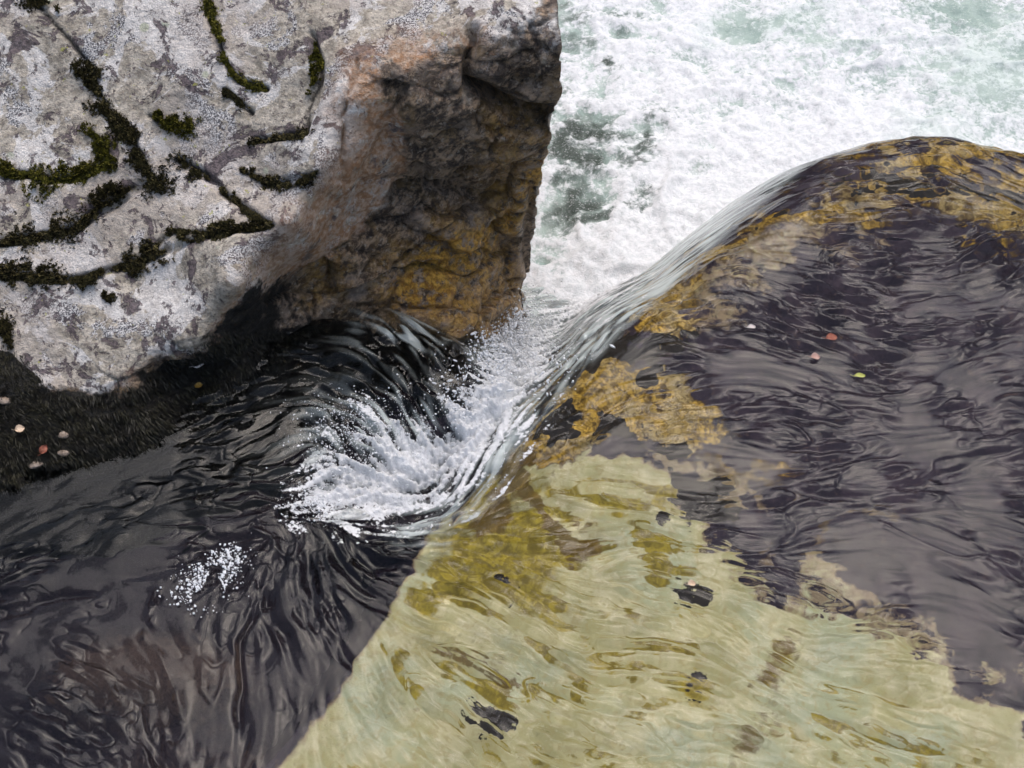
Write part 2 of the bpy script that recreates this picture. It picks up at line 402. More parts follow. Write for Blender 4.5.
nrm_ = np.hypot(c2, s2); C2, S2 = upsample(c2 / nrm_), upsample(s2 / nrm_)
TH = .5 * np.arctan2(S2, C2)
wob = fbm(P3, 2.2, 3, seed=5).reshape(SH) * .55 + fbm(P3, 9, 2, seed=8).reshape(SH) * .22
TH = TH + wob * (1 + 1.1 * np.exp(-(((PXg - 390) / 85) ** 2 + ((PYg - 460) / 55) ** 2)))
VX, VY = np.cos(TH), np.sin(TH)
def gsmooth(a, sig):
    n = max(1, int(round(sig)))
    for ax in (0, 1):
        for _ in range(3):
            p = np.pad(a, [(n, n) if q == ax else (0, 0) for q in (0, 1)], mode='wrap'); c = np.cumsum(p, ax)
            k = 2 * n + 1
            if ax == 0: c = np.vstack([np.zeros((1, c.shape[1])), c]); a = (c[k:] - c[:-k]) / k
            else: c = np.hstack([np.zeros((c.shape[0], 1)), c]); a = (c[:, k:] - c[:, :-k]) / k
    return a
def unit(a): return (a - a.mean()) / a.std()
II, JJ = np.meshgrid(np.arange(SH[0], dtype=float), np.arange(SH[1], dtype=float), indexing='ij')
def bil(a, i, j):
    i = np.clip(i, 0, SH[0] - 1.001); j = np.clip(j, 0, SH[1] - 1.001); i0 = i.astype(np.int32); j0 = j.astype(np.int32); fi, fj = i - i0, j - j0
    return a[i0, j0] * (1 - fi) * (1 - fj) + a[i0 + 1, j0] * fi * (1 - fj) + a[i0, j0 + 1] * (1 - fi) * fj + a[i0 + 1, j0 + 1] * fi * fj
def lic(src, steps, h):
    acc = src.copy(); wt = 1.0
    for sg in (1, -1):
        i, j = II.copy(), JJ.copy(); pvx, pvy = VX * sg, VY * sg
        for k in range(steps):
            i += pvy * h; j += pvx * h
            w_ = .5 + .5 * math.cos(math.pi * (k + 1) / (steps + 1))
            acc += w_ * bil(src, i, j); 
            ii = np.clip(np.rint(i), 0, SH[0] - 1).astype(np.int32); jj = np.clip(np.rint(j), 0, SH[1] - 1).astype(np.int32)
            vx, vy = VX[ii, jj], VY[ii, jj]; flip = np.sign(vx * pvx + vy * pvy); flip[flip == 0] = 1
            pvx, pvy = vx * flip, vy * flip
    return unit(acc)
def wn(sig): return unit(gsmooth(rng.standard_normal(SH), sig))
L1 = lic(wn(1.5), 9, 1.6)           # fine streaks
L2 = lic(wn(3.2), 12, 3.2)         # broader streaks
L3 = lic(wn(7), 9, 6.0)          # swells
big = unit(gsmooth(rng.standard_normal(SH), 16))

L0 = lic(wn(1.2), 18, 1.6)         # hair-fine drawn-out streaks
Lk = lic(wn(3.4), 5, 2.2)          # short crossing crinkles
# where the surface is calm, rippled, folded
def pxmask(blobs, base):
    num = np.full(SH, base * .25); den = np.full(SH, .25)
    for (x, y, r, v) in blobs:
        w_ = np.exp(-(((PXg - x) / r) ** 2 + ((PYg - y) / (r * .8)) ** 2)); num += w_ * v * 2; den += w_ * 2
    return num / den
AMP = pxmask([(80, 505, 60, .25), (60, 540, 50, .7), (220, 450, 60, .9), (330, 380, 70, 1.5), (420, 350, 60, 1.5), (330, 470, 40, 1.3), (180, 560, 60, 1.1),
              (220, 560, 40, 1.6), (90, 610, 60, .5), (60, 720, 70, .75), (140, 690, 60, .8), (200, 640, 35, .35), (195, 720, 40, .4), (270, 700, 40, .6), (340, 580, 45, 1.4), (410, 580, 40, 1.1), (290, 650, 30, 1.0),
              (600, 620, 120, .95), (560, 520, 80, 1.2), (800, 680, 120, .8), (460, 650, 70, 1.3), (760, 440, 70, .75), (880, 460, 70, .7), (960, 430, 60, .6), (940, 620, 80, .6), (880, 540, 60, .95), (780, 330, 60, .9),
              (830, 265, 100, 1.9), (930, 230, 90, 1.8), (720, 290, 70, 1.6), (970, 320, 80, 1.4), (880, 330, 70, 1.3), (640, 360, 50, 1.0), (570, 380, 60, 1.2), (850, 170, 60, 1.3), (1000, 170, 50, 1.2), (980, 370, 50, .4), (820, 370, 60, .6)], .8)
lipz = sstep(-.10, .10, GD)
gust = sstep(-1.5, 1.3, unit(gsmooth(rng.standard_normal(SH), 13)) + .5 * unit(gsmooth(rng.standard_normal(SH), 29)))
slabw = pmask(PXg, PYg, [(440, 520), (520, 450), (700, 500), (1000, 720), (1000, 900), (250, 900)], 30)
gust = np.maximum(gust, .62 * slabw)
AMP = AMP * (.45 + 1.0 * gust) * (1 + .35 * slabw) * (1 - .45 * sstep(-.12, .05, GD) * sstep(.3, .8, GX))
rip = (L1 * .0034 * (.25 + 1.2 * gust * gust) + L2 * .0031 * (.25 + 1.1 * gust) * (1 - .45 * sstep(330, 230, PXg)) + L3 * .0040 + big * .0024 + L0 * .0012 * (1 - .6 * sstep(330, 250, PXg))) * AMP * (1 - .55 * sstep(-.05, .05, GD))
# folded sharp ridges
fold = -np.abs(L3 + .4 * L2 + .6 * big); fold = np.exp(-(fold / .16) ** 2)
patch = sstep(.15, 1.1, unit(gsmooth(rng.standard_normal(SH), 22)) + (AMP - .7))
rip += fold * patch * .006 * np.minimum(AMP, 1.2)
crk = np.exp(-((Lk + .55 * L1) / .17) ** 2); left = sstep(330, 230, PXg) * sstep(440, 480, PYg)
rip -= crk * (.0024 + .0014 * left) * np.clip(AMP, .25, 1.3) * (.25 + gust)
rip += Lk * .0016 * AMP * (.4 + gust)
rip *= 1 - .6 * sstep(-.14, .02, GD) * sstep(.3, .8, GX)
# seams seen in the photograph: grooves and ridges following drawn lines
SEAMS = [([(292, 505), (275, 560), (262, 600), (240, 640), (238, 700), (240, 790)], 5, -.020), ([(292, 515), (305, 580), (330, 640), (370, 690)], 9, -.024), ([(300, 520), (340, 570), (385, 610), (410, 625)], 9, -.016),
         ([(150, 590), (140, 640), (165, 690), (160, 740), (140, 790)], 7, .014), ([(155, 595), (130, 640), (90, 655)], 4, -.008), ([(0, 545), (90, 500), (150, 480), (210, 485), (280, 410), (330, 370)], 5, -.008), ([(30, 575), (110, 520), (220, 480), (270, 430)], 5, -.007),
         ([(0, 620), (90, 590), (180, 560), (250, 540)], 5, -.009), ([(760, 555), (800, 530), (850, 515), (905, 515), (960, 530)], 7, -.012), ([(780, 440), (830, 435), (860, 445)], 5, -.009), ([(930, 560), (980, 580), (1030, 570)], 7, -.010),
         ([(420, 655), (480, 672), (530, 690), (575, 712)], 7, -.012), ([(480, 560), (540, 600), (600, 650)], 8, -.008), ([(560, 520), (600, 548), (680, 540), (720, 520)], 6, -.009), ([(690, 610), (760, 640), (800, 655)], 5, -.007), ([(540, 640), (600, 660), (640, 690)], 5, -.008),
         ([(700, 300), (790, 330), (860, 320), (930, 290)], 6, -.009), ([(600, 540), (540, 530), (480, 545)], 6, -.006), ([(250, 560), (262, 600), (290, 650), (300, 680)], 5, -.012)]
for pts, wd_, a_ in SEAMS:
    d = seg_dist(PXg + wob * 22, PYg + wob * 14, pts); rip += .75 * a_ * np.exp(-(d / (wd_ * (1.2 + .5 * L3.clip(-1.2, 1.5)))) ** 2) * (.7 + .7 * L2.clip(-1.0, 1.5) + .3 * L1.clip(-1, 1))
# standing folds fanning out of the notch
GZ2 = GZ + rip * (1 + lipz * .9)
boil = np.exp(-(((PXg - 212) / 34) ** 2 + ((PYg - 572) / 30) ** 2))
GZ2 += boil * np.abs(fbm(P3, 28, 3, seed=31).reshape(SH)) * .012
aer_sheen = sstep(-.05, .06, GD) * sstep(-.25, .0, GX) * np.clip(.48 + .30 * L0 + .12 * L1, .05, .9) * (1 - .35 * sstep(.9, 1.5, GX))  # lip band: aerated streaks with the sky's pale reflection painted in
hump = np.exp(-(((PXg - 405) / 48) ** 2 + ((PYg - 335) / 24) ** 2)) * sstep(-.1, 1.6, 1.1 * L0 + .5 * L1) * .55  # painted highlight streaks on the crest of the left hump
gpatch = pmask(PXg, PYg, [(385, 518), (440, 478), (480, 440), (520, 440), (482, 505), (445, 540), (405, 548)], 16) * sstep(-.9, 1.6, 1.0 * L0 + .5 * L1) * .62
spl = np.exp(-(((PXg - 385) / 70) ** 2 + ((PYg - 430) / 36) ** 2)) * sstep(-.5, 1.5, 1.2 * L0 + .4 * L1) * .85
hump = np.maximum(hump, spl)
aer_sheen = np.clip(np.maximum(np.maximum(aer_sheen, hump), gpatch), 0, .75)
V = np.stack([GX, GY, GZ2], -1).reshape(-1, 3); F = grid_faces(*SH)
zf = V[F, 2].min(1); F = F[(zf > PD - .10)]
V2, F2, a_sheen, a_r = compact(V, F, aer_sheen.ravel(), np.clip(AMP, 0, 1.5).ravel())
water = mesh_obj('water', V2, F2, M_water); attr(water, 'aer_sheen', a_sheen); attr(water, 'rough', a_r)
tag(water, 'dark clear stream sliding over the smooth rock slab to the lip', 'stream', kind='structure')

# ------------------------------------------------------------------ foam in the notch and chute
FOAM = [(296, 510), (312, 472), (330, 436), (372, 402), (430, 392), (470, 380), (476, 360), (480, 335), (500, 318), (540, 318), (600, 262), (630, 280), (590, 322), (552, 352), (548, 402), (522, 436), (494, 476), (464, 508), (410, 522), (340, 526)]
fs = poly_sdf(PXg + wob * 16, PYg + wob * 16, FOAM)
turb = fbm(P3, 16, 5, .6, seed=41).reshape(SH); turb2 = np.abs(fbm(P3, 38, 3, .6, seed=47)).reshape(SH)
turb3 = fbm(P3, 75, 3, .6, seed=53).reshape(SH)
core = seg_dist(PXg + wob * 10, PYg + wob * 10, [(322, 502), (385, 492), (440, 470), (480, 428), (512, 375), (545, 338), (605, 280)])
fo = np.minimum(np.clip(-fs / 24, -.6, 1) * .5 + .40, .12 + .85 * np.exp(-(core / 33) ** 2))
fo += (.16 * L0 + .12 * L1 + .30 * turb + .25 * turb3) * np.clip(core / 20, .5, 1.3)
inside = sstep(6, -40, fs)
lift = inside * (.026 + .022 * turb + .020 * turb2 + .022 * turb3 + .008 * L0.clip(-2, 2) + .012 * L1.clip(-2, 2) + .010 * L2.clip(-2, 2))
crest = np.exp(-(((PXg - 385) / 75) ** 2 + ((PYg - 462) / 40) ** 2)); lift += crest * inside * .04
Zf = GZ + .006 + np.maximum(lift, -.004)
Vf = np.stack([GX, GY, Zf], -1).reshape(-1, 3); Ff = grid_faces(*SH)
kf = (fs.ravel()[Ff].max(1) < 22) & (Vf[Ff, 2].min(1) > PD - .2)
Vf, Ff, a_f, a_s = compact(Vf, Ff[kf], np.clip(fo, 0, 1.2).ravel(), (.30 + .18 * L0 + .12 * L1 + .5 * turb3 + .30 * turb + .30 * np.exp(-(core / 26) ** 2)).ravel())
foam = mesh_obj('foam', Vf, Ff, M_foam); attr(foam, 'foam', a_f); attr(foam, 'streak', a_s)
tag(foam, 'churning white foam filling the notch between the boulder and slab', 'foam', kind='stuff')

# ------------------------------------------------------------------ lower pool of white water
px_ = np.arange(-1.0, 5.2, .016); py_ = np.arange(-.2, 6.4, .016)
QX, QY = np.meshgrid(px_, py_); QS = QX.shape; Q3 = np.stack([QX.ravel(), QY.ravel(), np.zeros(QX.size)], -1)
QP, QQ = proj(np.stack([QX, QY, np.full(QS, PD)], -1))
sw = fbm(Q3, 1.3, 3, seed=61).reshape(QS); Qw = Q3 + .16 * np.stack([fbm(Q3, 2.2, 3, seed=64), fbm(Q3, 2.2, 3, seed=65), np.zeros(len(Q3))], 1); bl = fbm(Qw, 4.0, 5, .55, seed=63, ridged=True).reshape(QS); ft = fbm(Q3, 18, 4, .6, seed=67).reshape(QS)
QZ = PD + .06 * sw + .045 * bl + .02 * ft
jx, jy = QP + 44 * fbm(Q3, 4, 6, .6, seed=71).reshape(QS), QQ + 34 * fbm(Q3, 4, 6, .6, seed=73).reshape(QS)
def ell(x, y, rx, ry, r=0):
    c, s_ = math.cos(R(r)), math.sin(R(r)); u = ((jx - x) * c + (jy - y) * s_) / rx; v = (-(jx - x) * s_ + (jy - y) * c) / ry
    return np.exp(-(u * u + v * v) ** 1.5)
deep = np.maximum.reduce([ell(590, 146, 34, 26), ell(648, 145, 17, 24), ell(620, 73, 22, 7, -10), ell(580, 205, 30, 12, -15) * .75, ell(602, 225, 26, 10, 20) * .6, ell(655, 200, 24, 12, 40) * .6, ell(640, 220, 14, 10) * .6,
                          ell(590, 12, 46, 10) * .65, ell(580, 45, 25, 10) * .5, ell(665, 115, 25, 9) * .5, ell(560, 190, 14, 34) * .7, ell(560, 100, 12, 30) * .6, ell(700, 165, 20, 8) * .35])
deep = deep * np.clip(.75 + .9 * fbm(Qw, 6, 4, .6, seed=75).reshape(QS), .15, 1.1)
gr = np.maximum.reduce([ell(755, 22, 70, 14, -8), ell(1000, 70, 60, 55), ell(980, 10, 60, 14), ell(930, 128, 40, 14) * .7, ell(840, 35, 60, 12) * .6])
foamv = .60 - .60 * deep - .20 * gr + .26 * sw + (.14 + .26 * sstep(800, 620, QP)) * bl + .12 * ft - .14 * sstep(740, 600, QP)
foamv += .35 * sstep(90, 0, seg_dist(QP, QQ, [(520, 340), (620, 260), (760, 170), (860, 120)])) * .6
pool = mesh_obj('lower_pool', np.stack([QX, QY, QZ], -1).reshape(-1, 3), grid_faces(*QS), M_pool)
attr(pool, 'foam', foamv.ravel()); attr(pool, 'deep', np.clip(deep * 1.5, 0, 1).ravel()); attr(pool, 'green', gr.ravel())
tag(pool, 'white churned water with pale green patches below the rock slab', 'white water', kind='structure')

# ------------------------------------------------------------------ rock slab under the right-hand water
SC = .0085
sx = axis(-1.9, 2.75, SC, -2.4, 5.4); sy = axis(-1.9, 2.1, SC, -3.8, 2.7)
TX, TY = np.meshgrid(sx, sy); TS = TX.shape; T3 = np.stack([TX.ravel(), TY.ravel(), np.zeros(TX.size)], -1)
TZw, TD = water_level(TX, TY)
EDGE = [(452, 508), (436, 528), (418, 560), (398, 606), (384, 632), (366, 656), (345, 690), (312, 730), (280, 765), (240, 830), (190, 950), (100, 1200)]
ew = at([p[0] for p in EDGE], [p[1] for p in EDGE], -.12)[:, :2]
i0 = next(i for i, p in enumerate(LIP) if p == (452, 508))
SLAB = [tuple(p) for p in lipw[i0:]] + [(8, -8), tuple(ew[-1] + np.array([0, -6]))] + [tuple(p) for p in ew[::-1]]
e_edge = poly_sdf(TX, TY, SLAB)
lipn = sstep(-.35, .02, TD)
TPx, TPy = proj(np.stack([TX, TY, TZw - .75 * (.085 - .068 * lipn + .11 * sstep(-.35, -.9, TD))], -1))
depth = .085 - .068 * lipn + .11 * sstep(-.35, -.9, TD) + .02 * fbm(T3, 1.6, 3, seed=81).reshape(TS) * (1 - lipn)
relief = fbm(T3, 5, 5, .55, seed=83).reshape(TS); blocky = fbm(T3, 9, 3, .5, seed=85, ridged=True).reshape(TS)
Zs = TZw - np.maximum(depth, .012) + relief * (.012 + .016 * lipn) * (1 - .6 * sstep(.0, .1, TD)) - .006 - .012 * lipn
LEDGE = pmask(TPx, TPy, [(622, 335), (640, 285), (690, 250), (745, 242), (705, 275), (680, 300), (695, 322), (650, 345)], 8)
Zs += LEDGE * (.014 + .01 * blocky)
side = np.maximum(e_edge - .0, 0)
sideL = np.where(TD > -.02, 0, 1)
Zs = np.where((e_edge > 0) & (TD < .05), np.minimum(Zs, -.09 - side * 2.2), Zs)
Zs = np.minimum(Zs, TZw - .012)
def gridsample(a):
    ii = np.interp(TY.ravel(), ys, np.arange(len(ys))); jj = np.interp(TX.ravel(), xs, np.arange(len(xs)))
    return bil(a, ii, jj).reshape(TS)
G1, G2, G3 = gridsample(L1), gridsample(L2), gridsample(L3)
jn = fbm(T3, 5, 6, .62, seed=91).reshape(TS) * 46
jh = fbm(T3, 20, 5, .65, seed=93).reshape(TS) * 14 + G2 * 5 + G1 * 3
def pm(pts, f=9, j=1.0): return pmask(TPx + jn * j, TPy + jn[::-1] * j, pts, f, jh)
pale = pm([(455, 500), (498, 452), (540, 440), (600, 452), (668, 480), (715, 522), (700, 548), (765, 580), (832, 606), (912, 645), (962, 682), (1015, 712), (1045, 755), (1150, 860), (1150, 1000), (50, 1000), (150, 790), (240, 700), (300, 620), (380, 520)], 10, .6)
pale = np.maximum(pale, .55 * pm([(640, 445), (700, 450), (770, 492), (740, 520), (690, 510)], 14))
pale = np.maximum(pale, .55 * pm([(770, 575), (850, 570), (920, 630), (1020, 690), (980, 700), (900, 640)], 16, 1.4))
pale = np.maximum(pale, .45 * pm([(850, 220), (760, 225), (690, 260), (650, 300), (680, 330), (740, 290), (830, 250), (900, 225)], 20))
ochre = np.maximum.reduce([pm([(500, 455), (560, 372), (640, 362), (690, 398), (726, 430), (690, 442), (640, 436), (590, 440), (540, 455)], 10),
                           pm([(622, 335), (640, 285), (690, 250), (745, 240), (705, 275), (680, 300), (690, 325), (650, 345)], 9, .6),
                           pm([(735, 225), (800, 196), (870, 190), (940, 200), (890, 215), (800, 238)], 12) * .7, .75 * pm([(790, 190), (870, 163), (960, 178), (1060, 180), (1060, 235), (940, 210), (850, 190)], 12),
                           pm([(840, 155), (930, 140), (1020, 152), (1060, 170), (960, 166)], 8) * .9, pm([(560, 350), (610, 330), (640, 350), (600, 372)], 8) * .5,
                           pm([(690, 420), (780, 470), (740, 515), (690, 500)], 14) * .45])
pale = pale * sstep(.035, -.012, e_edge + .006 * G2 + .004 * G1)
# olive streaks along the current, painted for ripples that lose the sky's reflection
zone_up = pm([(440, 530), (470, 470), (520, 450), (570, 470), (560, 520), (600, 590), (560, 620), (480, 610), (400, 600)], 22)
olive = np.clip(zone_up * (.66 + .22 * G3 + .22 * G2 + .12 * G1), 0, 1) + pm([(440, 600), (560, 600), (700, 640), (640, 780), (300, 790), (330, 700)], 60) * sstep(.55, 1.5, G3 * .25 + G2 * .6 + .85 * G1) * .85
olive = np.maximum(olive, pm([(545, 455), (650, 470), (715, 520), (700, 575), (640, 590), (560, 570)], 18) * sstep(-.5, .6, .2 * G3 + .8 * G2 + .6 * G1) * .95)
olive = np.clip(np.maximum(olive, pm([(640, 560), (1000, 720), (1000, 800), (640, 720)], 40) * sstep(.7, 1.7, .2 * G3 + .6 * G2 + .9 * G1) * .85), 0, 1)
def stroke(pts, w, a=1.0): return a * np.exp(-(seg_dist(TPx + jn * .6, TPy + jn[::-1] * .6, pts) / w) ** 2)
olive = np.clip(olive + (stroke([(385, 640), (420, 655), (480, 672), (530, 690), (575, 712)], 9, 1.1) + stroke([(420, 560), (470, 600), (520, 640), (560, 650)], 9, .9) + stroke([(640, 640), (720, 665), (800, 650)], 8, .7) + stroke([(560, 600), (640, 620), (700, 660)], 9, .7)) * np.clip(.2 + .75 * G1 + .5 * G2, 0, 1.2), 0, 1)
brown = np.clip(stroke([(500, 470), (545, 505), (570, 530), (590, 548)], 12) + stroke([(530, 450), (500, 500), (470, 530)], 16, .7) + stroke([(790, 640), (770, 690), (745, 740), (730, 768)], 20, .5) + stroke([(760, 555), (850, 518), (930, 520)], 7, .45) + stroke([(440, 660), (520, 690)], 6, .7), 0, 1)  # brown streaks, among them a ledge shadow and a shadow stripe painted in
dkm = np.maximum.reduce([pm([(672, 582), (690, 575), (710, 590), (700, 606), (680, 604)], 4, .4), pm([(682, 680), (700, 676), (714, 700), (700, 716), (680, 700)], 5, .5), pm([(480, 705), (500, 696), (508, 715), (488, 730)], 5, .4), pm([(492, 578), (510, 575), (512, 588)], 4, .3),
                         pm([(585, 360), (622, 335), (650, 345), (700, 330), (640, 362), (600, 372), (566, 380)], 6, .5) * .95, pm([(545, 420), (566, 402), (580, 420), (560, 440)], 6, .4), pm([(668, 478), (715, 478), (742, 512), (710, 524), (680, 508)], 9, .6),
                         pm([(600, 420), (640, 432), (690, 440), (680, 452), (620, 446)], 7, .6) * .8, pm([(760, 222), (800, 205), (770, 215)], 6), pm([(800, 182), (860, 172), (980, 186), (1060, 200), (1060, 212), (940, 192), (850, 182)], 5, .7) * .9])
Vs = np.stack([TX, TY, Zs], -1).reshape(-1, 3); Fs = grid_faces(*TS)
ks = (e_edge.ravel()[Fs].min(1) < .42) & (Vs[Fs, 2].max(1) > -1.1)
Vs, Fs, aP, aO, aL, aB, aD = compact(Vs, Fs[ks], *(q.ravel() for q in (pale, ochre, olive, brown, dkm)))
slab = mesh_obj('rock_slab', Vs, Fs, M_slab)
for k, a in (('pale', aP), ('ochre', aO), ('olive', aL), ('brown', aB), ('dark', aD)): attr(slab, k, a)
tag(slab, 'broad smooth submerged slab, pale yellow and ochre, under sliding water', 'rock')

# ------------------------------------------------------------------ stream bed
bx = np.arange(-7, 8, .05); by = np.arange(-5, 8, .05)
BX, BY = np.meshgrid(bx, by); BZw, BD = water_level(BX, BY); B3 = np.stack([BX.ravel(), BY.ravel(), np.zeros(BX.size)], -1)
BPx, BPy = proj(np.stack([BX, BY, np.zeros_like(BX)], -1))
sh = np.exp(-(((BPx - 130) / 130) ** 2 + ((BPy - 640) / 55) ** 2)) * .8 + np.exp(-(((BPx - 260) / 80) ** 2 + ((BPy - 750) / 50) ** 2)) * .6 + np.exp(-(((BPx - 120) / 70) ** 2 + ((BPy - 740) / 40) ** 2)) * .4
BZ = np.where(BD < 0, -.55, np.maximum(-.55 - BD * 2.2, -1.75)) + .38 * np.clip(sh, 0, 1) + .10 * fbm(B3, 1.5, 4, seed=95).reshape(BX.shape)
bed = mesh_obj('riverbed', np.stack([BX, BY, BZ], -1).reshape(-1, 3), grid_faces(*BX.shape), M_bed); attr(bed, 'brown', np.clip(sh, 0, 1).ravel())
tag(bed, 'dark brown bed of the stream seen through the deep water', 'riverbed', kind='structure')

# ------------------------------------------------------------------ boulder
BC = [(-160, -120, 1.02), (0, -120, 1.12), (200, -120, 1.2), (400, -120, 1.24), (560, -120, 1.24), (-160, 0, .92), (0, 0, .97), (100, 0, 1.02), (250, 0, 1.08), (400, 0, 1.15), (480, 0, 1.19), (565, 0, 1.20),
      (-160, 100, .74), (0, 100, .76), (100, 100, .80), (200, 100, .84), (300, 100, .91), (0, 200, .56), (-160, 200, .55), (100, 203, .59), (200, 200, .63), (270, 190, .69), (0, 290, .38), (100, 290, .40), (180, 290, .42), (-160, 290, .37), (0, 360, .25), (60, 370, .23),
      (567, 40, 1.15), (480, 40, 1.14), (400, 50, 1.09), (350, 100, .98), (320, 170, .81), (290, 225, .67), (240, 290, .50), (190, 345, .32), (120, 385, .21),
      (566, 95, .90), (530, 85, .90), (480, 120, .80), (420, 130, .77), (380, 140, .76), (540, 180, .35), (500, 170, .42), (450, 180, .45), (400, 190, .45), (450, 230, .22), (380, 240, .20), (430, 270, .02), (500, 250, -.12), (530, 240, -.2), (526, 320, -.72), (500, 320, -.45), (470, 330, -.22), (400, 310, -.10), (330, 305, .02), (300, 285, .15), (260, 330, .09), (200, 378, .05), (350, 220, .38), (340, 265, .18), (290, 280, .22),
      (0, 490, 0), (100, 465, 0), (170, 440, 0), (230, 388, 0), (330, 322, -.03), (-160, 530, 0), (0, 400, .19), (60, 430, .11), (120, 412, .12), (-160, 420, .18),
      (0, 560, -.32), (-160, 620, -.3), (150, 520, -.34), (250, 450, -.36), (350, 390, -.42), (450, 400, -.65), (510, 390, -1.05), (300, 560, -.8), (500, 500, -1.4), (0, 650, -.8)]
bz = tps(BC, 4e-4)
Lx = -170.
def Rx(py): return np.interp(py, [-130, 0, 50, 92, 130, 170, 200, 240, 320, 350, 450, 600], [562, 559, 561, 558, 551, 541, 536, 531, 529, 522, 500, 480])
nv, nu = 520, 540
vv = np.linspace(-130, 575, nv); uu = np.linspace(0, 1, nu)
def b_px(u, v): return Lx + (Rx(v) - Lx) * u, v
UU, VV = np.meshgrid(uu, vv); BPX, BPY = b_px(UU, VV)
Pb = at(BPX, BPY, bz(BPX, BPY))
# back skirt: follows the sight line and turns away behind the silhouette
def skirt(edge, inward, n=14):
    out = []
    for k in range(1, n + 1):
        t = k / n; d = edge - CAM; d /= np.linalg.norm(d, axis=-1, keepdims=True)
        p = edge + d * (1.5 * t) + np.array(inward) * (1.1 * t * t) + np.array([0, 0, -.4]) * t ** 2
        out.append(p)
    return np.stack(out, 1)
Pb = np.concatenate([Pb, skirt(Pb[:, -1], (-1, .1, 0))], 1)
nc = Pb.shape[1]
du = np.gradient(Pb, axis=1); dv = np.gradient(Pb, axis=0); Nb = np.cross(dv, du); Nb /= np.linalg.norm(Nb, axis=-1, keepdims=True) + 1e-9
if Nb[100, 100, 2] < 0: Nb = -Nb
def ext(a): return np.concatenate([a, np.repeat(a[:, -1:], nc - nu, 1)], 1)
EX, EY = ext(BPX), ext(BPY)
f3 = Pb.reshape(-1, 3)
jb = fbm(f3, 5, 4, seed=101).reshape(nv, nc) * 22; jb2 = fbm(f3, 5, 4, seed=107).reshape(nv, nc) * 22
WETP = [(372, 70), (400, 62), (470, 110), (500, 60), (580, 40), (640, 40), (640, 360), (600, 700), (-200, 700), (-200, 385), (60, 392), (120, 390), (190, 352), (245, 312), (300, 285), (355, 240), (392, 195), (402, 135), (388, 95)]
wetm = pmask(EX + jb, EY + jb2, WETP, 34)
wetm = np.maximum(wetm, .55 * pmask(EX + jb, EY + jb2, [(370, 70), (480, 30), (560, -20), (640, -20), (640, 80), (480, 130)], 25))
oram = np.maximum.reduce([pmask(EX + jb * 1.4, EY + jb2 * 1.4, [(385, 310), (400, 250), (440, 215), (500, 190), (545, 150), (545, 190), (515, 240), (490, 300), (470, 340)], 30) * .72, pmask(EX + jb * .7, EY + jb2 * .7, [(395, 280), (420, 235), (470, 215), (500, 210), (530, 190), (525, 215), (500, 245), (470, 280), (430, 320), (395, 310)], 12), pmask(EX + jb * .6, EY + jb2 * .6, [(505, 195), (530, 165), (560, 130), (562, 145), (540, 185), (515, 205)], 8),
                          pmask(EX + jb, EY + jb2, [(440, 320), (480, 250), (520, 230), (530, 300), (500, 340), (470, 345)], 16) * .6, pmask(EX + jb, EY + jb2, [(300, 260), (340, 240), (350, 300), (320, 310)], 14) * .5, pmask(EX + jb, EY + jb2, [(480, 120), (545, 120), (550, 170), (480, 165)], 20) * .45])
pinkm = np.maximum.reduce([pmask(EX + jb, EY + jb2, [(240, 290), (300, 215), (350, 150), (390, 170), (370, 240), (300, 285), (240, 310)], 34), pmask(EX + jb, EY + jb2, [(110, 395), (200, 345), (280, 230), (300, 215), (270, 260), (200, 362), (120, 400)], 8) * .9, pmask(EX + jb, EY + jb2, [(350, 60), (440, 30), (480, 45), (470, 75), (380, 90)], 20) * .7])
pinkm = np.maximum(pinkm, .95 * pmask(EX + jb, EY + jb2, [(250, 305), (305, 215), (342, 150), (338, 60), (400, 45), (480, 28), (505, 60), (430, 105), (412, 185), (365, 250), (300, 292)], 22))
weedm = np.maximum.reduce([pmask(EX + jb, EY + jb2, [(-200, 375), (20, 372), (60, 392), (130, 392), (190, 356), (235, 305), (272, 262), (300, 272), (325, 300), (350, 318), (392, 318), (440, 345), (500, 600), (-200, 700)], 30), pmask(EX + jb, EY + jb2, [(-200, 345), (12, 350), (40, 380), (-200, 400)], 8)])
weedm = weedm * (1 - .5 * sstep(215, 290, EX) * sstep(345, 320, EY))
disp = fbm(f3, 2.0, 4, .5, seed=111).reshape(nv, nc) * .035 + fbm(f3, 9, 4, .55, seed=113).reshape(nv, nc) * .011
# foliation ledges on the dark face
rot = f3 @ np.array([[.85, -.3, .1], [.2, .5, .3], [-.55, .1, .85]])
fol = fbm(rot * np.array([2.5, 2.5, 8]), 1.3, 3, .5, seed=121, ridged=True).reshape(nv, nc)
def vor(P, seed):
    f = np.floor(P).astype(np.int64); d1 = np.full(len(P), 9.); d2 = d1.copy(); cid = np.zeros(len(P))
    for a in (-1, 0, 1):
        for b in (-1, 0, 1):
            for c in (-1, 0, 1):
                i, j, k = f[:, 0] + a, f[:, 1] + b, f[:, 2] + c
                q = np.stack([i + .5 + .42 * _h(i, j, k, seed), j + .5 + .42 * _h(i, j, k, seed + 1), k + .5 + .42 * _h(i, j, k, seed + 2)], 1)
                d = np.sqrt(((q - P) ** 2).sum(1)); h_ = _h(i, j, k, seed + 3)
                cl = d < d1; d2 = np.where(cl, d1, np.minimum(d2, d)); cid = np.where(cl, h_, cid); d1 = np.where(cl, d, d1)
    return d1, d2, cid
wrp = rot + .06 * np.stack([fbm(f3, 4, 3, seed=501), fbm(f3, 4, 3, seed=502), fbm(f3, 4, 3, seed=503)], 1)
d1, d2, cid = vor(wrp * np.array([3.0, 3.0, 7.]), 511); e1, e2, cid2 = vor(wrp * np.array([11, 11, 24.]), 521)
